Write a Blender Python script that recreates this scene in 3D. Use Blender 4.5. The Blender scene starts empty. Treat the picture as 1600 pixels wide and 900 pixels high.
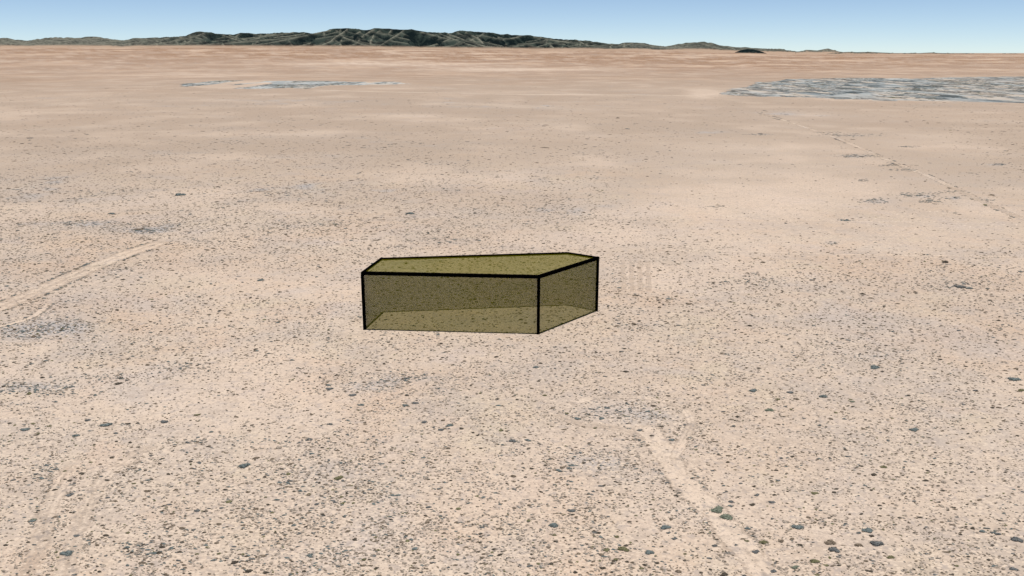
import bpy, bmesh, math, random
import numpy as np
from mathutils import Vector

rng = np.random.default_rng(7)
random.seed(7)
scene = bpy.context.scene
C = scene.collection
R = math.radians

# ------------------------------------------------------------------ camera
F = 1386.0                      # focal length in photo pixels (60 degree lens)
CAM_H = 150.0                   # camera height above the plain, metres
PITCH = math.atan((450 - 80) / F)
cam = bpy.data.cameras.new('camera')
cam.sensor_width = 36.0
cam.lens = 36.0 * F / 1600.0
cam.clip_start = 1.0
cam.clip_end = 250000.0
cam_o = bpy.data.objects.new('camera', cam)
cam_o.location = (0, 0, CAM_H)
cam_o.rotation_euler = (math.pi / 2 - PITCH, 0, 0)
C.objects.link(cam_o)
scene.camera = cam_o

# ------------------------------------------------------------------ light
SUN_EL = R(89)
SUN_AZ = R(165)                 # measured from +Y (view direction) clockwise: behind the camera, a little to the right
world = bpy.data.worlds.new('World')
scene.world = world
world.use_nodes = True
wn = world.node_tree.nodes
sky = wn.new('ShaderNodeTexSky')
sky.sky_type = 'NISHITA'
sky.sun_disc = False
sky.sun_elevation = SUN_EL
sky.sun_rotation = SUN_AZ
sky.altitude = 0
sky.air_density = 0.45
sky.dust_density = 0.0
sky.ozone_density = 1.0
wn['Background'].inputs['Strength'].default_value = 0.072
world.node_tree.links.new(sky.outputs[0], wn['Background'].inputs['Color'])
sun = bpy.data.lights.new('sun', 'SUN')
sun.energy = 3.35
sun.angle = R(0.53)
sun.color = (1.0, 0.955, 0.89)
sun_o = bpy.data.objects.new('sun', sun)
sd = Vector((math.sin(SUN_AZ) * math.cos(SUN_EL), math.cos(SUN_AZ) * math.cos(SUN_EL), math.sin(SUN_EL)))
sun_o.rotation_euler = (-sd).to_track_quat('-Z', 'Y').to_euler()
sun_o.location = sd * 400
C.objects.link(sun_o)

scene.view_settings.view_transform = 'Standard'
scene.view_settings.look = 'None'
scene.view_settings.gamma = 1.0
scene.view_settings.use_curve_mapping = False
scene.view_settings.exposure = 0.65
scene.render.engine = 'CYCLES'
scene.cycles.transparent_max_bounces = 32
scene.cycles.max_bounces = 6


# ------------------------------------------------------------------ helpers
def at(px, py, z=0.0):
    """Point of the plain that shows at a place in the photograph (a surveying aid)."""
    a = (np.asarray(px, float) - 800) / F
    b = (450 - np.asarray(py, float)) / F
    dy = math.cos(PITCH) + b * math.sin(PITCH)
    dz = -math.sin(PITCH) + b * math.cos(PITCH)
    t = (z - CAM_H) / dz
    return a * t, dy * t


def bearing(px, py):
    """Azimuth and tangent of elevation of a photo point."""
    a = (px - 800) / F
    b = (450 - py) / F
    dy = math.cos(PITCH) + b * math.sin(PITCH)
    dz = -math.sin(PITCH) + b * math.cos(PITCH)
    return math.atan2(a, dy), dz / math.hypot(a, dy)


def _hash(ix, iy, seed):
    h = (ix.astype(np.int64) * 374761393 + iy.astype(np.int64) * 668265263 + seed * 1442695041) & 0xffffffff
    h = ((h ^ (h >> 13)) * 1274126177) & 0xffffffff
    h = ((h ^ (h >> 16)) * 2246822519) & 0xffffffff
    return ((h ^ (h >> 15)) & 0xffffff) / float(0xffffff)


def vnoise(x, y, seed=0):
    ix = np.floor(x); iy = np.floor(y)
    fx = x - ix; fy = y - iy
    fx = fx * fx * (3 - 2 * fx); fy = fy * fy * (3 - 2 * fy)
    a = _hash(ix, iy, seed); b = _hash(ix + 1, iy, seed)
    c = _hash(ix, iy + 1, seed); d = _hash(ix + 1, iy + 1, seed)
    return (a * (1 - fx) + b * fx) * (1 - fy) + (c * (1 - fx) + d * fx) * fy


def fbm(x, y, octaves=4, seed=0, gain=0.5):
    s = 0; amp = 1; tot = 0
    ca, sa = math.cos(0.6), math.sin(0.6)
    for k in range(octaves):
        s = s + amp * vnoise(x, y, seed + k * 17)
        tot += amp; amp *= gain
        x, y = (x * ca - y * sa) * 2.03 + 5.1, (x * sa + y * ca) * 2.03 + 1.7
    return s / tot


def smooth(a, b, x):
    t = np.clip((x - a) / (b - a), 0, 1)
    return t * t * (3 - 2 * t)


def make_mesh(name, verts, faces, smooth_shade=False):
    me = bpy.data.meshes.new(name)
    verts = np.asarray(verts, np.float32).reshape(-1, 3)
    faces = np.asarray(faces, np.int32)
    n, k = faces.shape
    me.vertices.add(len(verts)); me.vertices.foreach_set('co', verts.ravel())
    me.loops.add(n * k); me.loops.foreach_set('vertex_index', faces.ravel())
    me.polygons.add(n)
    me.polygons.foreach_set('loop_start', np.arange(0, n * k, k, dtype=np.int32))
    me.polygons.foreach_set('loop_total', np.full(n, k, np.int32))
    me.update(calc_edges=True)
    me.polygons.foreach_set('use_smooth', np.full(n, smooth_shade))
    me.validate()
    return me


def obj(name, me, mat=None, parent=None, **props):
    o = bpy.data.objects.new(name, me)
    C.objects.link(o)
    if mat is not None and me is not None and not me.materials:
        me.materials.append(mat)
    if parent is not None:
        o.parent = parent
    for k, v in props.items():
        if v is not None:
            o[k] = v
    return o


def new_mat(name):
    m = bpy.data.materials.new(name)
    m.use_nodes = True
    nt = m.node_tree
    nt.nodes.clear()
    return m, nt


class NT:
    """Small wrapper to write node trees in few lines."""
    def __init__(s, nt):
        s.nt = nt

    def n(s, t, **kw):
        nd = s.nt.nodes.new(t)
        ins = kw.pop('ins', {})
        for k, v in kw.items():
            setattr(nd, k, v)
        for k, v in ins.items():
            if hasattr(v, 'is_output'):
                s.nt.links.new(v, nd.inputs[k])
            else:
                nd.inputs[k].default_value = v
        return nd

    def noise(s, vec, scale, detail=3, rough=0.55, dist=0.0):
        return s.n('ShaderNodeTexNoise', ins={'Vector': vec, 'Scale': scale, 'Detail': detail,
                                              'Roughness': rough, 'Distortion': dist}).outputs['Fac']

    def ramp(s, fac, lo, hi, a=0.0, b=1.0):
        return s.n('ShaderNodeMapRange', interpolation_type='SMOOTHSTEP',
                   ins={0: fac, 1: lo, 2: hi, 3: a, 4: b}).outputs[0]

    def mul(s, a, b):
        return s.n('ShaderNodeMath', operation='MULTIPLY', ins={0: a, 1: b}).outputs[0]

    def add(s, a, b):
        return s.n('ShaderNodeMath', operation='ADD', ins={0: a, 1: b}).outputs[0]

    def mix(s, fac, a, b, mode='MIX'):
        nd = s.n('ShaderNodeMix', data_type='RGBA', blend_type=mode)
        for i, v in ((0, fac), (6, a), (7, b)):
            if hasattr(v, 'is_output'):
                s.nt.links.new(v, nd.inputs[i])
            else:
                nd.inputs[i].default_value = (*v, 1) if isinstance(v, tuple) and len(v) == 3 else v
        return nd.outputs[2]

    def diffuse_out(s, col, rough=1.0, normal=None, spec=0.0):
        ins = {'Base Color': col if hasattr(col, 'is_output') else (*col, 1), 'Roughness': rough, 'Specular IOR Level': spec}
        if normal is not None:
            ins['Normal'] = normal
        b = s.n('ShaderNodeBsdfPrincipled', ins=ins)
        s.n('ShaderNodeOutputMaterial', ins={'Surface': b.outputs[0]})
        return b


# ------------------------------------------------------------------ survey of the plain
def ellipse_field(x, y, spots):
    """Sum of soft elliptical patches given by photo place, half width, half height and amount."""
    out = np.zeros_like(x)
    for px, py, rx, ry, amp in spots:
        cx, cy = at(px, py)
        _, y0 = at(px, py + ry)
        _, y1 = at(px, max(py - ry, 86))
        xr, _ = at(px + rx, py)
        wx = max(abs(float(xr - cx)), 1e-3)
        sl = cx / cy                                # patches lie along the line of sight
        near = (cy - y0); far = (y1 - cy)
        wy = np.where(y < cy, near, far)
        d2 = ((x - sl * y) / wx) ** 2 + ((y - cy) / wy) ** 2
        out += amp * np.exp(-d2 * 1.2)
    return out


# where the ground is grey-blue gravel with dense dwarf scrub
GREY_SPOTS = [
    (55, 605, 120, 14, 1.0), (20, 630, 60, 9, .6), (290, 585, 90, 14, .45), (70, 515, 90, 12, .5),
    (450, 293, 90, 9, .55), (420, 312, 130, 7, .4), (600, 300, 60, 10, .3), (220, 360, 60, 6, .8), (110, 350, 90, 7, .5),
    (330, 355, 160, 12, .35), (60, 300, 120, 20, .35), (500, 350, 80, 9, .4), (300, 375, 40, 5, .5), (170, 385, 40, 6, .4),
    (960, 642, 95, 24, .75), (190, 665, 60, 8, .5), (70, 735, 34, 22, .45), (300, 690, 70, 9, .45), (560, 605, 90, 12, .35),
    (660, 590, 70, 10, .5), (690, 672, 60, 8, .35), (800, 690, 50, 8, .4), (1500, 440, 90, 14, .45), (1160, 440, 90, 14, .4),
    (1340, 244, 32, 3, 1.0), (1325, 211, 48, 3, .9), (1366, 314, 30, 5, .9), (1437, 307, 34, 6, .9), (1319, 344, 18, 2, 1.0),
    (1559, 257, 20, 2, .9), (1300, 380, 14, 3, .7), (1422, 229, 16, 1.6, .8), (1188, 210, 24, 2, .7), (1347, 282, 16, 3, .5),
    (1492, 310, 12, 4, .8), (1540, 313, 12, 3, .7), (1230, 270, 40, 7, .35), (1280, 260, 60, 6, .3), (1110, 205, 60, 6, .3),
    (1060, 240, 160, 10, .25), (880, 330, 150, 16, .22), (1240, 180, 90, 10, .35), (350, 870, 110, 22, .3), (200, 870, 60, 20, .45),
    (460, 870, 90, 20, .35), (900, 720, 90, 18, .25), (1330, 560, 150, 16, .25), (1100, 560, 120, 16, .2), (140, 240, 200, 6, .3),
    (520, 245, 60, 5, .3), (640, 225, 160, 6, .25), (400, 160, 380, 7, .22), (820, 165, 200, 6, .2), (700, 370, 60, 10, .35),
    (640, 334, 10, 2, .9), (1330, 690, 140, 26, .12), (1480, 640, 90, 30, .15),
]
# smooth ground where hardly a bush grows
BARE_SPOTS = [(1300, 280, 330, 105, 1.3), (1450, 350, 260, 50, 1.0), (1050, 300, 160, 70, .5), (400, 440, 170, 22, .5), (130, 440, 130, 26, .45), (700, 200, 900, 60, .55)]
# where it is paler, almost bare sand
PALE_SPOTS = [
    (420, 440, 150, 24, .6), (1250, 300, 220, 40, .55), (1180, 230, 200, 20, .5), (1480, 220, 150, 20, .45), (1100, 370, 170, 26, .5),
    (1450, 370, 160, 22, .45), (820, 255, 120, 14, .25), (900, 205, 60, 8, .2), (700, 560, 120, 20, .3), (1000, 430, 60, 20, .4),
    (1300, 800, 170, 60, .25), (760, 790, 160, 50, .3), (130, 800, 60, 40, .3), (230, 720, 60, 18, .25), (1120, 720, 90, 40, .3),
    (1060, 610, 90, 8, .4), (60, 540, 60, 8, .4), (480, 545, 120, 12, .25), (120, 450, 120, 16, .35), (1102, 146, 30, 8, 2.0),
    (330, 118, 160, 2.2, .8), (600, 107, 160, 1.6, 1.0), (760, 111, 90, 1.8, 1.2), (880, 111, 120, 1.4, .7), (40, 96, 120, 2, .5),
    (1560, 128, 60, 2, .4), (540, 172, 40, 2, .5), (880, 160, 50, 2.5, .5), (510, 205, 50, 4, .3), (1380, 180, 300, 10, .35),
    (100, 213, 90, 1.2, .6), (250, 206, 60, 1.5, .4), (30, 176, 60, 2, .5), (300, 400, 40, 5, .4),
]
# rust-coloured ground, far out towards the mountains
RUST_SPOTS = [
    (560, 97, 500, 7, .5), (1380, 96, 320, 8, .7), (120, 90, 240, 3, .5), (1000, 100, 300, 6, .4), (820, 88, 500, 2, .3), (1180, 108, 150, 6, .35),
    (230, 415, 170, 10, .18), (60, 345, 160, 10, .1), (760, 300, 130, 12, .12), (1480, 150, 200, 4, .15),
]
# the two blue-grey scrublands far out on the plain, outlines as photo points
SCRUB_RIGHT = [(1122, 147), (1150, 138), (1185, 130), (1240, 123.5), (1330, 122), (1420, 123), (1520, 120.5), (1700, 118),
               (1900, 117), (1900, 162), (1700, 161), (1500, 160), (1390, 159), (1290, 154), (1200, 150.5), (1150, 149)]
SCRUB_LEFT = [(282, 135), (300, 130), (335, 126.5), (390, 125.5), (440, 126), (500, 126.8), (560, 127.5), (620, 128.5), (645, 131),
              (600, 132.5), (540, 133), (505, 134), (490, 138), (455, 136.5), (400, 138.5), (330, 138.5)]


def polygon_world(pts):
    p = np.array([at(*q) for q in pts], float)
    return p


def inside(poly, x, y):
    r = np.zeros(x.shape, bool)
    j = len(poly) - 1
    for i in range(len(poly)):
        xi, yi = poly[i]; xj, yj = poly[j]
        if yi != yj:
            r ^= ((yi > y) != (yj > y)) & (x < (xj - xi) * (y - yi) / (yj - yi) + xi)
        j = i
    return r


PR = polygon_world(SCRUB_RIGHT)
PL = polygon_world(SCRUB_LEFT)


def scrubland(x, y):
    wob = 120 * (fbm(x / 300, y / 300, 3, 91) - .5)
    woy = 260 * (fbm(x / 260 + 9, y / 260, 3, 95) - .5)
    a = inside(PR, x + wob, y + woy).astype(float)
    b = inside(PL, x + wob, y + woy).astype(float)
    return a, b


def bajada(x, y):
    """Height of the ground: the plain, rising gently to the foot of the mountains."""
    d = np.hypot(x, y)
    az = np.degrees(np.arctan2(x, y))
    top = np.interp(az, [-180, -120, -40, -12, -4, 2, 9, 12.5, 17, 20, 30, 60, 120, 180], [0, 0, 200, 198, 172, 158, 160, 136, 104, 98, 98, 60, 0, 0])
    swell = 1 - .75 * smooth(11, 16, az) * smooth(17500, 30000, d)      # right of the range it sinks again beyond a low swell
    return top * swell * smooth(5600, 13800, d) ** 1.15


def fields(x, y):
    n1 = fbm(x / 95, y / 95, 4, 3)
    n2 = fbm(x / 330, y / 330, 4, 21)
    n3 = fbm(x / 34, y / 34, 3, 41)
    grey = np.clip(.42 * smooth(.5, .78, .6 * n1 + .4 * n2) + .3 * smooth(.55, .8, n3) + ellipse_field(x, y, GREY_SPOTS) * (.45 + 1.1 * n3), 0, 1.3)
    bb = inside(PL, x, y).astype(float)
    pale = np.clip(.9 * bb + .55 * smooth(.52, .75, fbm(x / 120 + 7, y / 120, 4, 57)) + ellipse_field(x, y, PALE_SPOTS) * (.5 + .9 * n3), 0, 1.3)
    d = np.hypot(x, y)
    rust = np.clip(.12 * smooth(800, 3000, d) + .38 * smooth(3000, 6500, d) + .45 * smooth(6000, 12000, d) + ellipse_field(x, y, RUST_SPOTS) * (.4 + 1.1 * n2), 0, 1.2)
    a, b = scrubland(x, y)
    grey = np.clip(grey * (1 - .65 * np.clip(pale, 0, 1)), 0, 1.2)
    far_grey = 1.0 * smooth(450, 1700, d) * (1 - .75 * smooth(5000, 9000, d)) * np.clip(.15 + 1.5 * fbm(x / 180, y / 180, 4, 71), .3, 1.2)
    return grey, pale, rust, far_grey, np.clip(a * (.75 + .25 * smooth(.3, .5, fbm(x / 210, y / 420, 3, 61))) + b * smooth(.47, .53, fbm(x / 150, y / 700, 3, 63)), 0, 1)


# ------------------------------------------------------------------ ground sheet
py_rows = np.concatenate([np.arange(1010, 300, -2.2), np.arange(300, 150, -1.2), np.arange(150, 84.2, -.55)])
_, rad = at(np.full_like(py_rows, 800.0), py_rows)
rad = np.concatenate([rad, [52000, 70000]])
ang = np.concatenate([np.linspace(-180, -44, 24)[:-1], np.arange(-44, -36, 1.0), np.arange(-36, 36, .125), np.arange(36, 44, 1.0), np.linspace(44, 180, 24)[:-1]])
ang = np.radians(ang)
NA, NR = len(ang), len(rad)
gx = np.outer(rad, np.sin(ang)); gy = np.outer(rad, np.cos(ang))
gz = bajada(gx, gy)
gv = np.stack([gx, gy, gz], -1).reshape(-1, 3)
i, j = np.meshgrid(np.arange(NR - 1), np.arange(NA), indexing='ij')
jn = (j + 1) % NA
quads = np.stack([i * NA + j, i * NA + jn, (i + 1) * NA + jn, (i + 1) * NA + j], -1).reshape(-1, 4)[:, ::-1]
# inner disc below the camera: a coarse ring down to a point
inner = np.concatenate([gv[:NA] * np.array([.5, .5, 1]), gv[:NA] * np.array([.001, .001, 1])])
nb = len(gv)
jj = np.arange(NA); jk = (jj + 1) % NA
ring = np.concatenate([np.stack([nb + jj, nb + jk, jk, jj], -1)[:, ::-1], np.stack([nb + NA + jj, nb + NA + jk, nb + jk, nb + jj], -1)[:, ::-1]])
gv = np.concatenate([gv, inner])
ground_me = make_mesh('ground', gv, np.concatenate([quads, ring]))
grey, pale, rust, far_grey, scrubby = fields(gv[:, 0].astype(float), gv[:, 1].astype(float))
att = ground_me.attributes.new('soil', 'FLOAT_COLOR', 'POINT')
att.data.foreach_set('color', np.stack([np.clip(grey * .8, 0, 1.2), pale * (1 - .4 * np.clip(far_grey, 0, 1)), rust, scrubby], -1).astype(np.float32).ravel())


fatt = ground_me.attributes.new('brown_soil', 'FLOAT', 'POINT')
fatt.data.foreach_set('value', far_grey.astype(np.float32))


def soil_nodes(t):
    """Shared sand: colour grain from a hand's width up to hundreds of metres."""
    pos = t.n('ShaderNodeNewGeometry').outputs['Position']
    fine = t.noise(pos, .85, 3, .75)
    fine2 = t.noise(pos, .21, 4, .65)
    med = t.noise(pos, .055, 4, .6)
    big = t.noise(pos, .008, 5, .6)
    far = t.noise(pos, .0021, 5, .65)
    c = t.mix(t.ramp(big, .36, .64), (.46, .36, .275), (.49, .40, .315))
    c = t.mix(t.mul(t.ramp(med, .45, .68), .5), c, (.42, .345, .285))
    hue = t.noise(pos, .016, 4, .6, .5)
    c = t.mix(t.mul(t.ramp(hue, .54, .68), .5), c, (.40, .345, .325))
    c = t.mix(t.mul(t.ramp(hue, .45, .33), .45), c, (.47, .395, .285))
    c = t.mix(t.mul(t.ramp(t.noise(pos, .027, 4, .6), .54, .7), .45), c, (.50, .36, .26))
    c = t.mix(t.mul(t.ramp(t.noise(pos, .0052, 5, .65, .4), .5, .64), .55), c, (.46, .325, .225))
    c = t.mix(t.mul(t.ramp(t.noise(pos, .0068, 5, .65, .4), .54, .66), .5), c, (.37, .34, .325))
    return pos, fine, fine2, med, big, far, c


def grain(t, c, fine, fine2):
    pos = t.n('ShaderNodeNewGeometry').outputs['Position']
    dimple = t.noise(pos, .42, 2, .6)
    c = t.mix(t.mul(t.ramp(dimple, .5, .36), .5), c, (.325, .265, .215))
    c = t.mix(t.mul(t.ramp(dimple, .55, .68), .25), c, (.56, .46, .37))
    c = t.mix(t.mul(t.ramp(t.noise(pos, .10, 3, .65), .49, .36), .32), c, (.325, .26, .205))
    c = t.mix(t.mul(t.ramp(fine, .54, .72), .55), c, (.56, .46, .37))
    c = t.mix(t.mul(t.ramp(fine, .49, .34), .6), c, (.28, .235, .205))
    c = t.mix(t.mul(t.ramp(fine2, .48, .34), .45), c, (.30, .26, .238))
    return c


m_ground, nt = new_mat('desert_soil')
t = NT(nt)
pos, fine, fine2, med, big, far, c = soil_nodes(t)
soil = t.n('ShaderNodeAttribute', attribute_name='soil')
sep = t.n('ShaderNodeSeparateColor', ins={0: soil.outputs['Color']})
gr, pa, ru, sc = sep.outputs[0], sep.outputs[1], sep.outputs[2], soil.outputs['Alpha']
c = t.mix(t.mul(t.ramp(far, .42, .6), t.add(.4, t.mul(ru, .4))), c, (.33, .265, .215))
c = t.mix(t.mul(t.ramp(t.noise(pos, .019, 5, .65), .48, .64), .5), c, (.335, .29, .255))
c = t.mix(t.n('ShaderNodeAttribute', attribute_name='brown_soil').outputs['Fac'], c, (.315, .248, .19))
c = t.mix(t.mul(ru, t.ramp(far, .25, .6, .6, 1.0)), c, (.215, .115, .058))
c = t.mix(t.mul(t.mul(ru, t.ramp(t.noise(pos, .0011, 5, .7), .5, .58)), .75), c, (.45, .32, .225))
c = t.mix(t.mul(t.mul(ru, t.ramp(t.noise(pos, .0017, 5, .7, .5), .5, .6)), .7), c, (.235, .145, .092))
c = t.mix(t.mul(gr, t.ramp(fine2, .3, .62, .35, .8)), c, (.292, .262, .236))
c = t.mix(t.mul(t.ramp(gr, .28, .8), .7), c, (.29, .29, .297))
c = t.mix(t.mul(pa, .7), c, (.54, .43, .34))
# grain: pale wind-blown flecks and darker pebbly ones
c = grain(t, c, fine, fine2)
# soil of the two scrublands: blue-grey gravel, dark humus, bare lanes
stretch = t.n('ShaderNodeVectorMath', operation='MULTIPLY', ins={0: pos, 1: (1.0, .34, 1.0)}).outputs[0]
s1 = t.noise(stretch, .0062, 5, .7, .6)
s2 = t.noise(stretch, .0135, 4, .7, .4)
s3 = t.noise(stretch, .0055, 5, .7, .8)
sc_c = t.mix(t.ramp(s1, .46, .54), (.37, .325, .275), (.27, .285, .28))
sc_c = t.mix(t.mul(t.ramp(s3, .5, .56), .85), sc_c, (.16, .185, .195))
sc_c = t.mix(t.mul(t.ramp(s2, .505, .565), .9), sc_c, (.05, .065, .07))
sc_c = t.mix(t.mul(t.ramp(s2, .43, .38), .35), sc_c, (.42, .425, .41))
sc_c = t.mix(t.mul(t.mul(sc, pa), .5), sc_c, (.44, .45, .435))
c = t.mix(sc, c, sc_c)
bump = t.n('ShaderNodeBump', ins={'Strength': .55, 'Distance': .35, 'Height': t.add(fine, t.mul(fine2, 1.5))})
t.diffuse_out(c, .95, bump.outputs[0])
obj('ground', ground_me, m_ground, kind='structure', label='flat peach and grey desert plain reaching the horizon')

# ------------------------------------------------------------------ tracks
m_track, nt = new_mat('track_sand')
t = NT(nt)
pos, fine, fine2, med, big, far, c = soil_nodes(t)
c = t.mix(.42, c, (.57, .465, .37))
c = grain(t, c, fine, fine2)
bump = t.n('ShaderNodeBump', ins={'Strength': .4, 'Distance': .3, 'Height': fine})
edge = t.n('ShaderNodeAttribute', attribute_name='worn').outputs['Fac']
worn = t.mul(edge, t.add(.45, t.add(fine2, t.mul(t.noise(pos, .11, 3, .6), .6))))
b_ = t.n('ShaderNodeBsdfPrincipled', ins={'Base Color': c, 'Roughness': .95, 'Specular IOR Level': 0.0, 'Normal': bump.outputs[0]})
tr_ = t.n('ShaderNodeBsdfTransparent')
mx_ = t.n('ShaderNodeMixShader', ins={0: t.ramp(worn, .12, .95), 1: tr_.outputs[0], 2: b_.outputs[0]})
t.n('ShaderNodeOutputMaterial', ins={'Surface': mx_.outputs[0]})


def spline(pts, n):
    pts = np.array(pts, float)
    k = np.linspace(0, len(pts) - 1, n)
    out = []
    for u in k:
        a = min(int(u), len(pts) - 2); f = u - a
        p0 = pts[max(a - 1, 0)]; p1 = pts[a]; p2 = pts[a + 1]; p3 = pts[min(a + 2, len(pts) - 1)]
        out.append(.5 * ((2 * p1) + (-p0 + p2) * f + (2 * p0 - 5 * p1 + 4 * p2 - p3) * f * f + (-p0 + 3 * p1 - 3 * p2 + p3) * f ** 3))
    return np.array(out)


TRACKS = []


def track(label, photo_pts, width, height=.05, ragged=.55, seed=0, strength=1.0):
    """A strip of worn, cleared sand lying just above the plain; it thins out unevenly towards its edges."""
    w = np.array([at(*p) for p in photo_pts], float)
    p = spline(w, 90 * (len(w) - 1))
    d = np.gradient(p, axis=0); d /= np.linalg.norm(d, axis=1)[:, None]
    nrm = np.stack([-d[:, 1], d[:, 0]], -1)
    s = np.concatenate([[0], np.cumsum(np.linalg.norm(np.diff(p, axis=0), axis=1))])
    n = len(p)
    taper = np.minimum(1, np.minimum(np.arange(n), np.arange(n)[::-1]) / 30)
    across = (-1, -.62, -.3, 0, .3, .62, 1)
    fade = (0, .8, 1, .72, 1, .8, 0)              # two wheel lanes with a less worn middle
    left = 1 - ragged + 2 * ragged * fbm(s / (width * .7), s * 0, 4, 7 + seed, .75)
    right = 1 - ragged + 2 * ragged * fbm(s / (width * .7), s * 0 + 5, 4, 12 + seed, .75)
    gaps = np.clip(.55 + .9 * fbm(s / (width * 3), s * 0 + 3, 3, 30 + seed), 0, 1.15)
    v = np.zeros((7 * n, 3)); e = np.zeros(7 * n)
    for a, (u, fd) in enumerate(zip(across, fade)):
        q = p + nrm * (u * width * .62 * (left if u < 0 else right))[:, None]
        v[a * n:(a + 1) * n, :2] = q
        v[a * n:(a + 1) * n, 2] = height + .03 * (1 - abs(u))
        e[a * n:(a + 1) * n] = fd * taper * gaps * strength
    f = [(a * n + b, a * n + b + 1, (a + 1) * n + b + 1, (a + 1) * n + b) for a in range(6) for b in range(n - 1)]
    me = make_mesh('dirt_track', v, np.array(f)[:, ::-1])
    at_ = me.attributes.new('worn', 'FLOAT', 'POINT')
    at_.data.foreach_set('value', e.astype(np.float32))
    TRACKS.append((p, width))
    return obj('dirt_track', me, m_track, kind='structure', label=label)


track('pale straight double-edged track crossing the plain left of the block', [(-60, 500), (20, 472), (75, 449), (130, 424), (200, 396), (262, 376)], 17, seed=1, strength=.66)
track('short kinked spur at the near end of the left track', [(-40, 516), (10, 508), (48, 496), (66, 484), (78, 472)], 4, seed=2)
track('wide sandy track climbing from the bottom edge to the oval clearing', [(1240, 960), (1165, 860), (1110, 795), (1062, 745), (1035, 705), (1018, 682), (1004, 664)], 10, seed=3, strength=.88)
track('faint sandy track along the lower left rim of the oval clearing', [(1012, 690), (965, 670), (905, 662), (866, 646)], 5, height=.08, ragged=.7, seed=15, strength=.5)
track('sandy track along the right rim of the oval clearing', [(1052, 722), (1066, 690), (1080, 660), (1062, 636), (1010, 622), (940, 621), (888, 632)], 4, height=.09, seed=4, strength=.8)
track('faint pale band rising from the bottom edge in the lower left corner', [(36, 935), (60, 850), (84, 780), (112, 722)], 6, ragged=.75, seed=5, strength=.65)
track('faint pale band beside the teal bush, bending right towards the left group of bushes', [(92, 935), (112, 860), (136, 790), (178, 735), (246, 692)], 6, ragged=.75, seed=13, strength=.65)
track('narrow straight track running diagonally across the upper right plain', [(1660, 362), (1600, 342), (1520, 308), (1450, 275), (1380, 247), (1310, 217), (1240, 193), (1175, 172)], 9, seed=6, strength=.62)
track('long pale road running level between the two scrublands', [(480, 140), (560, 142.5), (700, 145.5), (850, 147.5), (1000, 148.6), (1130, 150)], 26, ragged=.15, seed=7)
track('thin pale track reaching the left scrubland from the left edge', [(-80, 181), (20, 173), (110, 160), (190, 146), (250, 134), (300, 128)], 9, ragged=.2, seed=8, strength=.6)
track('hairline pale track across the middle right plain', [(1110, 343), (1220, 344.5), (1330, 346), (1500, 347.5)], 3.4, ragged=.3, seed=9)
track('hairline pale track along the near edge of the smooth ground right of the block', [(1020, 391), (1180, 394), (1330, 398), (1640, 402)], 3.2, ragged=.3, seed=10)
for k, (px, lab) in enumerate(((974, 'nearest the block'), (987, 'second from the block'), (1000, 'third from the block'), (1013, 'farthest from the block'))):
    track('faint short pale strip right of the block, ' + lab, [(px + 1, 458), (px, 436), (px - 1, 404)], 3.6, ragged=.7, seed=20 + k, strength=.5)

# ------------------------------------------------------------------ mountains
m_rock, nt = new_mat('mountain_rock')
t = NT(nt)
pos = t.n('ShaderNodeNewGeometry').outputs['Position']
ra = t.n('ShaderNodeAttribute', attribute_name='rock')
sep = t.n('ShaderNodeSeparateColor', ins={0: ra.outputs['Color']})
n1 = t.noise(pos, .0045, 5, .7)
n2 = t.noise(pos, .014, 5, .7)
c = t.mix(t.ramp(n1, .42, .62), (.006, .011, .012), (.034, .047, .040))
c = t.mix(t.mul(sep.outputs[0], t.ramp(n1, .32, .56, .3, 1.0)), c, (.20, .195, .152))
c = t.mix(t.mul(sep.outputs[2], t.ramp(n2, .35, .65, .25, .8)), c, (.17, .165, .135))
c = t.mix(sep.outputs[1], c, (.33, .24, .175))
t.diffuse_out(c, .95)


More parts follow.
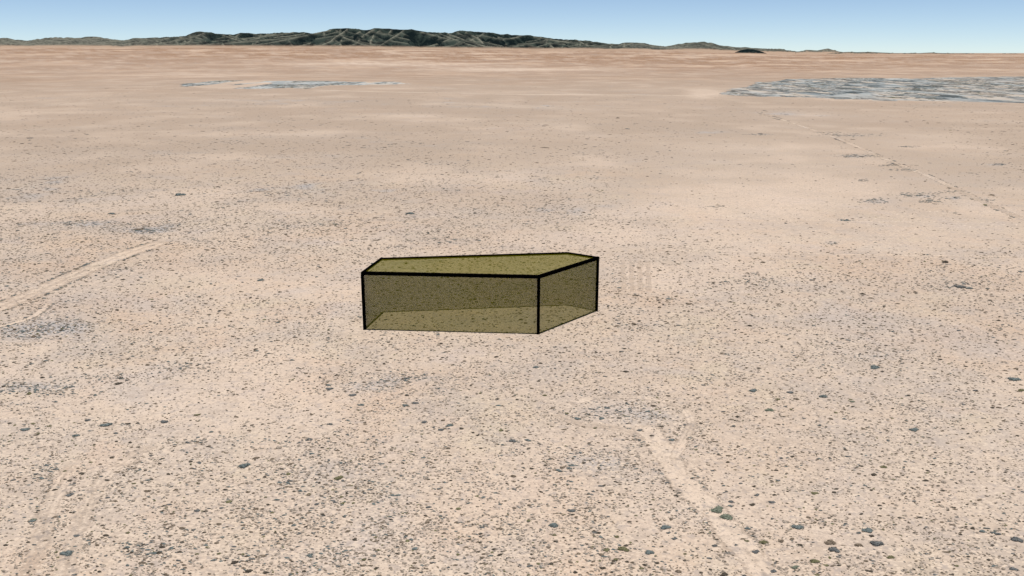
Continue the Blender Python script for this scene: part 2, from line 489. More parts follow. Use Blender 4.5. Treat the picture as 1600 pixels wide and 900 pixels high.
def range_mesh(name, label, profile, crest_d, foot_d, base_py, pale=0.0, spurs=True, seed=1, steps=(900, 110), slope=1.05, back=2500,
               ridge_pale=1.0, spacing=240.0, jag=0.0):
    """Eroded mountains: crest line from the skyline, spurs branching down to the foot, sharp valleys between."""
    r = np.random.default_rng(seed)
    prof = np.array(profile, float)
    xs = np.linspace(prof[0, 0], prof[-1, 0], steps[0])
    ys = np.interp(xs, prof[:, 0], prof[:, 1])
    ys = ys + jag * (fbm(xs / 5, xs * 0 + seed, 3, 80 + seed) - .5)
    cd = crest_d(xs) if callable(crest_d) else np.full_like(xs, crest_d)
    fd = foot_d(xs) if callable(foot_d) else np.full_like(xs, foot_d)
    az = np.zeros_like(xs); crest = np.zeros_like(xs); foot = np.zeros_like(xs)
    for k, (a, b) in enumerate(zip(xs, ys)):
        az[k], te = bearing(a, b)
        crest[k] = CAM_H + te * cd[k]
        bp = np.interp(a, [q[0] for q in base_py], [q[1] for q in base_py])
        _, tb = bearing(a, bp)
        foot[k] = CAM_H + tb * fd[k]
    segs = []                       # x0,y0,z0,x1,y1,z1
    cx = np.sin(az) * cd; cy = np.cos(az) * cd
    stepk = max(1, steps[0] // 220)
    idx = list(range(0, steps[0], stepk)) + [steps[0] - 1]
    for a, b in zip(idx[:-1], idx[1:]):
        segs.append((cx[a], cy[a], crest[a], cx[b], cy[b], crest[b], .15))

    def ground_at(azv):
        return np.interp(azv, az, foot)
    if spurs:
        arc = np.concatenate([[0], np.cumsum(np.hypot(np.diff(cx), np.diff(cy)))])
        s = spacing * .5
        while s < arc[-1]:
            k = int(np.searchsorted(arc, s)); k = min(k, steps[0] - 1)
            L = (cd[k] - fd[k]) * r.uniform(.55, 1.05)
            hgt = crest[k] - foot[k]
            if hgt > 8:
                lean = r.normal(0, .5)
                p = np.array([cx[k], cy[k], crest[k] - .03 * hgt])
                dirv = np.array([-math.sin(az[k] + lean), -math.cos(az[k] + lean)])
                n = 5
                for q in range(n):
                    u = (q + 1) / n
                    lean += r.normal(0, .12)
                    dirv = np.array([-math.sin(az[k] + lean), -math.cos(az[k] + lean)])
                    z = foot[k] + hgt * ((1 - u) ** 1.25 * .97)
                    e = np.array([p[0] + dirv[0] * L / n, p[1] + dirv[1] * L / n, z])
                    segs.append((*p, *e, r.uniform(.5, 1.0)))
                    for side in (-1, 1):
                        if r.random() < .8 and q < 4:
                            al = az[k] + lean + side * r.uniform(.6, 1.15)
                            l2 = L * r.uniform(.12, .26)
                            segs.append((*(.5 * (p + e)), .5 * (p + e)[0] - math.sin(al) * l2, .5 * (p + e)[1] - math.cos(al) * l2,
                                         max(foot[k], .5 * (p[2] + e[2]) - hgt * r.uniform(.16, .3)), r.uniform(.2, .7)))
                    p = e
            s += spacing * r.uniform(.55, 1.45)
    segs = np.array(segs)
    # grid: along the range, and from before the foot to behind the crest
    v = np.linspace(0, 1, steps[1])
    dgrid = (fd - 500)[None, :] + v[:, None] * ((cd - fd) + 500 + back)[None, :]
    X = np.sin(az)[None, :] * dgrid; Y = np.cos(az)[None, :] * dgrid
    wx = X + 30 * (fbm(X / 420, Y / 420, 3, 5 + seed) - .5); wy = Y + 30 * (fbm(X / 420 + 40, Y / 420, 3, 9 + seed) - .5)
    hmax = np.full(X.shape, -1e9); near = np.full(X.shape, 1e9); wgt = np.zeros(X.shape)
    for (x0, y0, z0, x1, y1, z1, sw) in segs:
        ux, uy = x1 - x0, y1 - y0
        l2 = ux * ux + uy * uy + 1e-6
        reach = (max(z0, z1) - foot.min()) / slope * 1.5 + 400
        midaz = math.atan2((x0 + x1) / 2, (y0 + y1) / 2)
        half = (reach + math.sqrt(l2)) / (math.hypot(x0, y0))
        c0 = np.searchsorted(az, midaz - half); c1 = np.searchsorted(az, midaz + half)
        if c1 <= c0:
            continue
        sx = wx[:, c0:c1]; sy = wy[:, c0:c1]
        tt = np.clip(((sx - x0) * ux + (sy - y0) * uy) / l2, 0, 1)
        dist = np.hypot(sx - (x0 + tt * ux), sy - (y0 + tt * uy))
        z = z0 + tt * (z1 - z0)
        fall = np.sqrt(dist * dist + 22. ** 2) - 22.
        h = z - slope * fall ** .93 * 1.35
        m = h > hmax[:, c0:c1]
        hmax[:, c0:c1][m] = h[m]
        near[:, c0:c1][m] = dist[m]
        wgt[:, c0:c1][m] = sw
    gnd = bajada(X, Y)
    rise = hmax - foot[None, :]
    span = np.maximum((crest - foot)[None, :], 10)
    rid = 1 - np.abs(2 * fbm(X / 260, Y / 330, 4, 31 + seed) - 1) * 2
    rough = (rid - .6) * np.clip(rise, 0, 200) * .09 * (1 - np.exp(-(near / 70) ** 2))
    talus = 26 * np.exp(np.clip(rise, -400, 0) / 60) * np.clip(span / 150, 0, 1)
    Z = np.where(rise > 0, foot[None, :] + rise + rough + talus, foot[None, :] + talus + np.minimum(rise * .12, 0))
    edge = smooth(0, .06, v)[:, None]
    Z = np.minimum(Z, gnd + 3000 * edge + 2)
    Z = np.where(v[:, None] < .02, np.minimum(Z, gnd - 4), Z)
    Z[:, 0] = np.minimum(Z[:, 0], gnd[:, 0]); Z[:, -1] = np.minimum(Z[:, -1], gnd[:, -1])
    # skirt down behind
    Z[-1, :] = np.minimum(Z[-1, :], gnd[-1, :])
    V = np.stack([X, Y, Z], -1).reshape(-1, 3)
    nv, nu = steps[1], steps[0]
    a, b = np.meshgrid(np.arange(nv - 1), np.arange(nu - 1), indexing='ij')
    q = np.stack([a * nu + b, a * nu + b + 1, (a + 1) * nu + b + 1, (a + 1) * nu + b], -1).reshape(-1, 4)
    me = make_mesh(name, V, q)
    me.polygons.foreach_set('use_smooth', np.ones(len(q), bool))
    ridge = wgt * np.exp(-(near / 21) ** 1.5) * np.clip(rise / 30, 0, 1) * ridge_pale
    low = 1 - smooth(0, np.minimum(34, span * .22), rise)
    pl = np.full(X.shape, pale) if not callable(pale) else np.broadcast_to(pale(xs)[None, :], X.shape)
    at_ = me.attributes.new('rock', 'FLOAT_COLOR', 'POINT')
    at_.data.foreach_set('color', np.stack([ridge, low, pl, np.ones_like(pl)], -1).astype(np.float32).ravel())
    return obj(name, me, m_rock, kind='structure', label=label)


MAIN = [(-260, 63), (-200, 59), (-150, 62), (-90, 60), (-40, 62), (0, 61.5), (17, 62), (26, 64.6), (45, 65), (73, 61.5), (79, 60), (126, 61.5), (133, 59.4), (157, 60), (171, 63.2), (189, 66.7),
        (206, 63), (217, 60.8), (227, 62), (273, 60), (290, 58.7), (304, 52.4), (318, 51.7), (336, 54.5), (364, 56.6), (380, 53), (395, 55),
        (420, 54.5), (448, 52.7), (476, 52.4), (497, 56), (509, 51.7), (520, 46.5), (555, 46.5), (574, 50.3), (584, 46.8), (610, 46.8),
        (619, 48.5), (642, 48.2), (656, 51), (684, 53), (705, 53.8), (719, 50.3), (740, 51.7), (764, 52.4), (778, 55.5), (824, 57.3),
        (845, 59.4), (862, 62.2), (894, 63.6), (929, 67), (946, 70), (967, 70.6), (978, 67.8), (1006, 69), (1022, 72.5), (1034, 74),
        (1056, 71), (1075, 68), (1109, 68), (1127, 72.5), (1150, 74.7), (1180, 75.5), (1195, 77.4), (1225, 78.5), (1244, 81)]
BASE = [(-260, 74), (0, 75), (300, 75.5), (500, 75.5), (700, 78), (850, 79.3), (1000, 79), (1100, 80), (1250, 82)]
crest_d = lambda x: 16800 - 1500 * np.exp(-((x - 545) / 55) ** 2) + 1300 * smooth(250, 120, x) + 800 * np.sin(x / 61.0) + 1500 * smooth(930, 1050, x)
foot_d = lambda x: 14000 - 500 * np.exp(-((x - 560) / 110) ** 2) + 900 * smooth(280, 100, x) + 500 * np.sin(x / 47.0 + 1) + 1200 * smooth(930, 1050, x)
pale_f = lambda x: np.clip(.75 * smooth(300, 150, x) + .25 * smooth(340, 300, x) + .55 * smooth(930, 1010, x), 0, 1)
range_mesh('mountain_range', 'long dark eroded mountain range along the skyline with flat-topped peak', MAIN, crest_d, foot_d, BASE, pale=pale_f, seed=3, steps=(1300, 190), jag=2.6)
range_mesh('dark_hill', 'small black hill standing alone right of the mountain range',
           [(1136, 86), (1148, 82.4), (1158, 79.2), (1168, 77.4), (1178, 77.8), (1189, 80.6), (1198, 83.8), (1206, 86)], 14700, 14200, [(1100, 85.3), (1250, 85.3)],
           seed=5, steps=(90, 50), slope=.7, back=700, ridge_pale=0, spacing=160)
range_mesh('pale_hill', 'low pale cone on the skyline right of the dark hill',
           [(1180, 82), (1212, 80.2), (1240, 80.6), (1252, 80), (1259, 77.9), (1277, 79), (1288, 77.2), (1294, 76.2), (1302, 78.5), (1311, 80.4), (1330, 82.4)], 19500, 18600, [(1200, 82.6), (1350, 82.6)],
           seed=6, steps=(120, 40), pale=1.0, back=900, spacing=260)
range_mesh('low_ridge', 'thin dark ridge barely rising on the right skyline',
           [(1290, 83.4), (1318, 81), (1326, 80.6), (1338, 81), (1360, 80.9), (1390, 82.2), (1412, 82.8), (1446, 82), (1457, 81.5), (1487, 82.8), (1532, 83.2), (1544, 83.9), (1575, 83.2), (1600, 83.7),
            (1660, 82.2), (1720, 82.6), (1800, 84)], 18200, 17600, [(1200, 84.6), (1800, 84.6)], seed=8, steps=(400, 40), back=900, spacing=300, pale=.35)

# ------------------------------------------------------------------ translucent block
def film(name, cover, tint, olive):
    m, nt = new_mat(name)
    t = NT(nt)
    tr = t.n('ShaderNodeBsdfTransparent', ins={'Color': (*tint, 1)})
    df = t.n('ShaderNodeBsdfDiffuse', ins={'Color': (*olive, 1), 'Roughness': 0.0})
    mx = t.n('ShaderNodeMixShader', ins={0: cover, 1: tr.outputs[0], 2: df.outputs[0]})
    t.n('ShaderNodeOutputMaterial', ins={'Surface': mx.outputs[0]})
    m.use_transparent_shadow = True
    return m


m_film = film('olive_film', .385, (.97, .97, .965), (.18, .172, .001))
m_roof = film('olive_roof_film', .10, (.975, .975, .86), (.20, .192, .001))
m_edge, nt = new_mat('black_edge')
t = NT(nt)
t.diffuse_out((.0012, .0012, .0012), 1.0)

BH = 32.6
foot_pts = [np.array(at(*p), float) for p in ((570, 515), (841, 522), (932, 486), (886, 477), (599, 488))]
ctr = sum(foot_pts) / 5
block = obj('translucent_block', None, label='large olive translucent five-sided block with black edges standing on the plain', category='block')
block.location = (ctr[0], ctr[1], 0)
loc = [Vector((p[0] - ctr[0], p[1] - ctr[1], 0)) for p in foot_pts]
nrm = []
for k in range(5):
    d = loc[(k + 1) % 5] - loc[k]
    nrm.append(Vector((d.y, -d.x, 0)).normalized())
corner = [(nrm[k - 1] + nrm[k]).normalized() for k in range(5)]
TH = .25
for k in range(5):
    a, b = loc[k], loc[(k + 1) % 5]
    ia = a - corner[k] * TH / max(.3, corner[k].dot(nrm[k])); ib = b - corner[(k + 1) % 5] * TH / max(.3, corner[(k + 1) % 5].dot(nrm[k]))
    z0, z1 = .02, BH - .3
    vs = [a, b, ib, ia]
    V = [(p.x, p.y, z0) for p in vs] + [(p.x, p.y, z1) for p in vs]
    Fc = [(0, 1, 5, 4), (2, 3, 7, 6)]
    me = make_mesh('wall_panel', V, Fc)
    me.polygons.foreach_set('use_smooth', np.ones(2, bool))
    # panels are flat; bent corner normals put a smooth shading gradient across them
    na, nb_ = corner[k], corner[(k + 1) % 5]
    cn = []
    for p in me.polygons:
        for li in p.loop_indices:
            vi = me.loops[li].vertex_index % 4
            base_n = na if vi in (0, 3) else nb_
            if p.index == 0:
                cn.append(base_n)
            elif p.index == 1:
                cn.append(-base_n)
            else:
                cn.append(p.normal.copy())
    me.normals_split_custom_set([tuple(q) for q in cn])
    obj('wall_panel', me, m_film, block)
# roof: inset polygon slab
ins_pts = [loc[k] - corner[k] * .3 for k in range(5)]
V = [(p.x, p.y, BH - .28) for p in ins_pts] + [(p.x, p.y, BH - .03) for p in ins_pts]
me = bpy.data.meshes.new('roof_panel')
me.from_pydata(V, [], [tuple(range(4, -1, -1)), tuple(range(5, 10))] + [(k, (k + 1) % 5, 5 + (k + 1) % 5, 5 + k) for k in range(5)])
me.update()
obj('roof_panel', me, m_roof, block)


def bar(p, q, w, name):
    p = Vector(p); q = Vector(q)
    d = (q - p).normalized()
    up = Vector((0, 0, 1)) if abs(d.z) < .9 else Vector((0, 1, 0))
    s = d.cross(up).normalized() * (w / 2); n = s.cross(d).normalized() * (w / 2)
    bm = bmesh.new()
    V = [bm.verts.new(e + a * s + b * n) for e in (p, q) for a, b in ((-1, -1), (1, -1), (1, 1), (-1, 1))]
    for f in ((0, 1, 2, 3), (7, 6, 5, 4), (0, 4, 5, 1), (1, 5, 6, 2), (2, 6, 7, 3), (3, 7, 4, 0)):
        bm.faces.new([V[x] for x in f])
    bmesh.ops.recalc_face_normals(bm, faces=bm.faces)
    bmesh.ops.bevel(bm, geom=list(bm.edges), offset=w * .12, segments=1, affect='EDGES')
    me = bpy.data.meshes.new(name)
    bm.to_mesh(me); bm.free()
    return obj(name, me, m_edge, block)


zt = BH - .15
for k in range(5):
    a, b = loc[k], loc[(k + 1) % 5]
    u = (b - a).normalized()
    w = 1.85 if k in (0, 1) else 1.45
    ext = .55
    bar(a - u * ext + Vector((0, 0, zt + .013 * k)), b + u * ext + Vector((0, 0, zt + .013 * k)), w, 'edge_bar')
for k in (0, 1, 2):
    bar(loc[k] + Vector((0, 0, .01)), loc[k] + Vector((0, 0, BH - .4)), 1.65, 'corner_post')

# ------------------------------------------------------------------ shrubs
def leaf_mat(name, col, var=.35):
    m, nt = new_mat(name)
    t = NT(nt)
    pos = t.n('ShaderNodeNewGeometry').outputs['Position']
    n = t.noise(pos, 1.7, 3, .7)
    dark = tuple(v * (1 - var) for v in col); light = tuple(v * (1 + var) for v in col)
    c = t.mix(t.ramp(n, .35, .65), dark, light)
    t.diffuse_out(c, .9)
    return m


MATS = {
    'dark': leaf_mat('dark_brown_scrub', (.070, .060, .048)),
    'brown': leaf_mat('dry_brown_scrub', (.145, .115, .086)),
    'blue': leaf_mat('blue_grey_scrub', (.112, .13, .126)),
    'slate': leaf_mat('slate_scrub', (.105, .108, .106)),
    'olive': leaf_mat('olive_scrub', (.125, .118, .066)),
    'sage': leaf_mat('sage_scrub', (.125, .138, .105)),
    'pale': leaf_mat('pale_dry_scrub', (.27, .225, .182)),
}
m_stem, nt = new_mat('woody_stem')
t = NT(nt)
t.diffuse_out((.09, .065, .045), .9)
m_mound, nt = new_mat('blown_sand')
t = NT(nt)
pos, fine, fine2, med, big, far, c = soil_nodes(t)
c = t.mix(.6, c, (.54, .445, .355))
t.diffuse_out(c, .95)


def foliage_mesh(name, seed, leaves=150, elong=1.0):
    """A low desert bush one metre across: lumpy twig core with leaf sprigs all over it."""
    r = np.random.default_rng(seed)
    V = []; Fq = []
    lobes = [(r.uniform(-.26, .26), r.uniform(-.2, .2), r.uniform(.17, .3)) for _ in range(5)] + [(0, 0, .33)]
    for (lx, ly, lr) in lobes:                      # lobes: 6 x 3 lumpy domes
        b = len(V)
        for a, (rr, zz) in enumerate(((1.0, .0), (.86, .5), (.45, .86))):
            for k in range(7):
                th = 2 * math.pi * (k + .5 * a) / 7
                q = lr * rr * r.uniform(.78, 1.15)
                V.append((elong * (lx + q * math.cos(th)), ly + q * math.sin(th), lr * 1.0 * zz * r.uniform(.8, 1.15)))
        V.append((elong * lx, ly, lr * .98))
        for a in range(2):
            for k in range(7):
                Fq.append((b + a * 7 + k, b + a * 7 + (k + 1) % 7, b + (a + 1) * 7 + (k + 1) % 7, b + (a + 1) * 7 + k))
        for k in range(7):
            Fq.append((b + 14 + k, b + 14 + (k + 1) % 7, b + 21, b + 21))
    for _ in range(leaves):
        lx, ly, lr = lobes[r.integers(len(lobes))]
        th = r.uniform(0, 2 * math.pi); ph = math.acos(r.uniform(0, 1))
        q = lr * r.uniform(.85, 1.35)
        cpos = np.array([elong * (lx + q * math.sin(ph) * math.cos(th)), ly + q * math.sin(ph) * math.sin(th), q * math.cos(ph) * .95 + .02])
        d1 = r.normal(size=3); d1 /= np.linalg.norm(d1)
        d2 = np.cross(d1, r.normal(size=3)); d2 /= np.linalg.norm(d2)
        s = r.uniform(.03, .075)
        b = len(V)
        V += [tuple(cpos - d1 * s), tuple(cpos + d2 * s * .45), tuple(cpos + d1 * s), tuple(cpos - d2 * s * .45)]
        Fq.append((b, b + 1, b + 2, b + 3))
    me = bpy.data.meshes.new(name)
    me.from_pydata(V, [], [tuple(dict.fromkeys(f)) for f in Fq])
    me.update()
    return me


def stem_mesh(seed):
    r = np.random.default_rng(seed)
    V = []; Fq = []
    for k in range(5):
        th = r.uniform(0, 6.28); l = r.uniform(.18, .3)
        tip = (l * math.cos(th), l * math.sin(th), l * .75)
        b = len(V)
        for (x, y, z), w in (((0, 0, -.02), .018), (tip, .007)):
            for a in range(3):
                ph = 2.1 * a
                V.append((x + w * math.cos(ph), y + w * math.sin(ph), z))
        for a in range(3):
            Fq.append((b + a, b + (a + 1) % 3, b + 3 + (a + 1) % 3, b + 3 + a))
    me = bpy.data.meshes.new('stem')
    me.from_pydata(V, [], Fq)
    me.update()
    me.materials.append(m_stem)
    return me


FOL = {}
for mk in ('dark', 'brown', 'blue', 'slate', 'olive', 'sage'):
    for v in range(3):
        me = foliage_mesh('foliage', 100 + v * 7 + hash(mk) % 1, elong=1.0)
        me.materials.append(MATS[mk])
        FOL[mk, v] = me
STEMS = [stem_mesh(s) for s in range(3)]

SHRUB_XY = []


def shrub(px, py, wpx, kind, label, group=None, flat=.75):
    x, y = at(px, py)
    x = float(x); y = float(y)
    dist = math.sqrt(x * x + y * y + CAM_H ** 2)
    w = wpx * dist / F
    o = obj('desert_shrub', None, label=label, category='shrub', group=group)
    o.location = (x, y, 0)
    v = random.randrange(3)
    o.rotation_euler = (0, 0, random.uniform(-.5, .5) + random.choice((0, math.pi)))
    dep = random.uniform(.7, 1.0)
    o.scale = (w * 1.02, w * dep * .95, w * flat * random.uniform(.5, .72))
    obj('foliage', FOL[kind, v], None, o)
    obj('stem', STEMS[v], None, o)
    SHRUB_XY.append((x, y, w))
    return o


G1 = 'large bushes one can pick out on the plain'
NAMED = [
    (1120, 798, 27, 'sage', 'wide grey-green bush at the right rim of the sandy track, upper of the pair'),
    (1135, 808, 26, 'sage', 'wide grey-green bush touching the right rim of the sandy track, lower of the pair'),
    (1247, 825, 21, 'blue', 'solid blue-grey bush alone on bare sand right of the sandy track'),
    (1357, 830, 18, 'blue', 'blue-grey bush with smaller dark bushes at its left and below'),
    (1342, 833, 11, 'slate', 'small slate bush touching the left of a bigger blue-grey bush'),
    (1362, 838, 11, 'dark', 'small dark bush just below a bigger blue-grey bush, lower right'),
    (1193, 848, 19, 'olive', 'long olive bush at the right edge of the sandy track near the bottom'),
    (1167, 846, 9, 'olive', 'small olive bush left of the long olive one beside the sandy track'),
    (1220, 846, 11, 'brown', 'small brown bush right of the long olive one beside the sandy track'),
    (1298, 848, 19, 'brown', 'slanting dark brown bush above a dark grey one, lower right'),
    (1303, 859, 19, 'slate', 'dark grey bush directly below a slanting brown one, lower right'),
    (1341, 852, 16, 'brown', 'brown-grey bush between the slanting brown bush and the broad slate one'),
    (1368, 850, 22, 'slate', 'broad slate bush below the blue-grey bush and its two small neighbours'),
    (1272, 877, 17, 'olive', 'round olive bush near the bottom edge below the dark grey bush'),
    (1241, 887, 16, 'sage', 'pale sage bush left of and below the round olive bush'),
    (1392, 871, 14, 'olive', 'dark olive bush right of the round olive one near the bottom edge'),
    (1360, 893, 10, 'dark', 'small dark bush at the bottom edge below the dark olive one'),
    (1250, 852, 11, 'dark', 'small forked dark bush left of the slanting brown one'),
    (1205, 785, 13, 'slate', 'dark slate bush above right of the grey-green pair by the track'),
    (1182, 774, 11, 'slate', 'slate bush above left of the dark slate one by the track'),
    (1142, 784, 11, 'slate', 'slate bush just above the grey-green pair by the track'),
    (1175, 789, 11, 'dark', 'dark low bush between the grey-green pair and the dark slate bush'),
    (1276, 899, 9, 'olive', 'olive bush cut by the bottom edge below the round olive one'),
    (1291, 884, 10, 'olive', 'small dark olive bush right of the round olive one'),
    (1180, 863, 14, 'slate', 'grey scrubby bush on the right berm of the sandy track'),
    (1208, 893, 14, 'slate', 'grey bush on the right berm of the sandy track at the bottom edge'),
    (1117, 853, 12, 'slate', 'grey bush on the left berm of the sandy track'),
    (1132, 898, 15, 'dark', 'dark bush on the left berm of the sandy track at the bottom edge'),
    (1272, 771, 13, 'olive', 'thin olive bush standing alone well above the solid blue-grey one'),
    (865, 821, 20, 'blue', 'ragged blue-grey bush in the bottom centre, left of the track'),
    (1039, 824, 20, 'blue', 'blue-grey bush just left of the sandy track, matching the one at bottom centre'),
    (1044, 833, 9, 'slate', 'small slate bush right under the blue-grey bush left of the track'),
    (1053, 842, 11, 'slate', 'lowest of the small slate bushes under the blue-grey bush left of the track'),
    (947, 860, 13, 'olive', 'olive bush at the left end of a row of three, bottom centre'),
    (974, 858, 21, 'olive', 'long thin olive bush in the middle of a row of three, bottom centre'),
    (1014, 863, 16, 'blue', 'blue-grey bush at the right end of a row of three, bottom centre'),
    (964, 839, 10, 'olive', 'small olive bush above the long thin olive one, bottom centre'),
    (866, 836, 8, 'olive', 'small olive bush below the ragged blue-grey one, bottom centre'),
    (1002, 888, 9, 'olive', 'small olive bush below the row of three, bottom centre'),
    (861, 881, 10, 'dark', 'dark bush below the ragged blue-grey one near the bottom edge'),
    (941, 888, 11, 'dark', 'dark bush near the bottom edge below the left olive bush of the row'),
    (946, 897, 9, 'dark', 'dark bush at the very bottom edge, bottom centre'),
    (980, 878, 8, 'dark', 'small dark bush below the long thin olive one'),
    (1027, 880, 9, 'dark', 'small dark bush below right of the blue-grey end of the row'),
    (1060, 893, 13, 'brown', 'brown bush near the bottom edge left of the sandy track'),
    (893, 799, 15, 'slate', 'faint slate bush above right of the ragged blue-grey one'),
    (1018, 681, 9, 'dark', 'dark bush inside the lower right part of the oval clearing'),
    (1050, 688, 11, 'blue', 'blue-grey bush at the right rim of the oval clearing'),
    (1012, 696, 10, 'brown', 'brown bush just below the dark one at the foot of the oval clearing'),
    (999, 673, 12, 'slate', 'slate bush near the middle of the lower rim of the oval clearing'),
    (902, 655, 13, 'blue', 'blue-grey bush at the left end of the oval clearing'),
    (940, 654, 12, 'blue', 'blue-grey bush in the left half of the oval clearing'),
    (1203, 641, 16, 'sage', 'sage bush alone on sand right of the oval clearing'),
    (1286, 620, 17, 'blue', 'dark blue-grey bush in the middle right distance, above the sage one'),
    (1176, 611, 15, 'blue', 'blue-grey bush with a thin tail upper left of the sage one'),
    (1235, 614, 12, 'slate', 'slate bush between the tailed blue-grey one and the dark blue-grey one'),
    (1215, 624, 10, 'olive', 'small olive bush below left of the slate one, right of the clearing'),
    (1244, 624, 12, 'brown', 'small brown bush below the slate one, right of the clearing'),
    (1306, 645, 8, 'olive', 'small olive bush below right of the dark blue-grey one'),
    (1044, 619, 8, 'dark', 'small dark bush at the top rim of the oval clearing'),
    (1332, 628, 9, 'sage', 'small sage bush right of the dark blue-grey one'),
    (1146, 666, 9, 'slate', 'small slate bush between the oval clearing and the sage bush'),
    (1367, 574, 19, 'blue', 'teal blue-grey bush farthest out on the right half, below the smooth ground'),
    (1583, 889, 14, 'slate', 'slate bush in the bottom right corner'),
    (1588, 843, 18, 'slate', 'thin slate bush at the right edge above the corner one'),
    (1595, 610, 12, 'olive', 'olive bush at the right edge level with the clearing'),
    (1381, 730, 12, 'olive', 'olive-brown bush right of centre, upper of two on a bare spot'),
    (1365, 742, 12, 'dark', 'dark bush with a pale tail, lower of two on a bare spot'),
    (1447, 751, 10, 'dark', 'dark bush right of the two on a bare spot'),
    (1583, 593, 20, 'blue', 'long thin blue-grey bush at the right edge in the middle distance'),
    (1427, 672, 17, 'blue', 'faint blue-grey bush on the open right-hand sand'),
    (166, 665, 20, 'blue', 'long blue-grey bush in the left group of bushes'),
    (256, 660, 14, 'slate', 'slate bush right of the long blue-grey one, left side'),
    (137, 657, 11, 'slate', 'slate bush above left of the long blue-grey one, left side'),
    (119, 681, 15, 'blue', 'blue-grey bush below left of the long blue-grey one, left side'),
    (181, 677, 10, 'slate', 'slate bush right below the long blue-grey one, left side'),
    (39, 672, 15, 'blue', 'blue-grey bush near the left edge level with the long one'),
    (380, 729, 22, 'blue', 'pointed blue-grey bush alone left of centre'),
    (108, 774, 13, 'slate', 'slate bush on the faint lower left track'),
    (109, 751, 10, 'dark', 'dark bush above the slate one on the faint lower left track'),
    (128, 740, 10, 'dark', 'dark bush at the upper end of the row on the faint lower left track'),
    (167, 751, 9, 'dark', 'dark bush right of the faint lower left track'),
    (106, 865, 21, 'blue', 'teal blue-grey bush in the lower left corner'),
    (119, 838, 10, 'slate', 'slate bush above the teal one in the lower left corner'),
    (52, 813, 12, 'sage', 'grey-green bush near the left edge, above the lower left corner'),
    (308, 798, 12, 'slate', 'slate bush between the pointed blue-grey one and the bottom edge'),
    (483, 687, 14, 'slate', 'slate bush on the left of the bottom centre group'),
    (308, 649, 11, 'olive', 'olive bush right of the left group of bushes'),
    (78, 666, 8, 'olive', 'small olive bush inside the left group of bushes'),
    (389, 893, 15, 'dark', 'dark bush at the bottom edge left of centre'),
    (230, 768, 12, 'brown', 'brown bush between the faint lower left track and the pointed one'),
    (528, 748, 18, 'olive', 'ragged olive-green bush left of centre in the foreground'),
    (516, 663, 12, 'slate', 'slate bush above right of the one left of the bottom centre group'),
    (565, 633, 12, 'blue', 'blue-grey bush below the left end of the block'),
    (633, 634, 13, 'blue', 'blue-grey bush below the block, left of a slate twin'),
    (648, 630, 13, 'slate', 'slate bush below the block, right of its blue-grey twin'),
    (663, 660, 13, 'slate', 'slate bush left of the pair under the middle of the block'),
    (689, 672, 13, 'slate', 'slate bush, lower left of the pair under the middle of the block'),
    (703, 665, 15, 'blue', 'blue-grey bush, upper right of the pair under the middle of the block'),
    (721, 670, 9, 'dark', 'dark bush right of the pair under the middle of the block'),
    (692, 657, 9, 'brown', 'brown bush above the pair under the middle of the block'),
    (837, 574, 14, 'blue', 'blue-grey bush just below the near corner of the block'),
    (851, 618, 10, 'olive', 'olive bush below the near corner of the block'),
    (515, 608, 14, 'slate', 'slate bush left of and below the block'),
    (551, 618, 14, 'slate', 'slate bush between the block and the blue-grey bush below its left end'),
    (716, 795, 11, 'olive', 'dark green bush in the foreground below the middle of the block'),
    (801, 689, 15, 'slate', 'faint slate bush left of the oval clearing'),
    (535, 787, 10, 'olive', 'small olive bush below the ragged olive-green one'),
    (483, 772, 9, 'olive', 'small olive bush left of and below the ragged olive-green one'),
    (641, 334, 19, 'blue', 'dark teal bush alone behind the block'),
    (408, 438, 13, 'blue', 'teal bush alone on bare sand left of the block'),
    (184, 600, 13, 'dark', 'dark bush at the right end of the dense left scrub'),
    (968, 450, 9, 'blue', 'blue-grey bush beside the right end of the block'),
    (582, 412, 9, 'blue', 'teal bush right behind the back left corner of the block'),
    (1477, 410, 14, 'dark', 'dark bush at the top of a line on the right-hand middle ground'),
    (1500, 449, 18, 'slate', 'wide slate bush at the bottom of a line on the right-hand middle ground'),
    (280, 305, 18, 'blue', 'teal bush in the dense scrub of the left middle distance'),
    (175, 334, 12, 'blue', 'dark teal bush in the dense scrub near the left, beyond the track'),
]
for px, py, w, kind, lab in NAMED:
    shrub(px, py, w, kind, lab, G1, flat=.75)

# lesser bushes of the foreground that still show singly
WORD = {'dark': 'near-black', 'brown': 'dry brown', 'slate': 'slate grey', 'olive': 'dull olive'}
count = 0
while count < 300 - len(NAMED):
    px = rng.uniform(4, 1596); py = 900 - 250 * rng.random() ** 1.5
    x, y = at(px, py)
    if any((x - a) ** 2 + (y - b) ** 2 < (2.2 + w) ** 2 for a, b, w in SHRUB_XY):
        continue
    if vnoise(np.array([x / 16.]), np.array([y / 16.]), 77)[0] < .4:
        continue
    kd = random.choice(('dark', 'dark', 'brown', 'slate', 'dark', 'olive'))
    where = ('left third', 'middle third', 'right third')[int(px // 533.4)]
    shrub(px, py, rng.uniform(6, 8.5), kd, 'tiny %s shrub among the dots on the foreground sand, %s' % (WORD[kd], where),
          'tiny %s shrubs of the foreground, %s' % (WORD[kd], where))
    count += 1

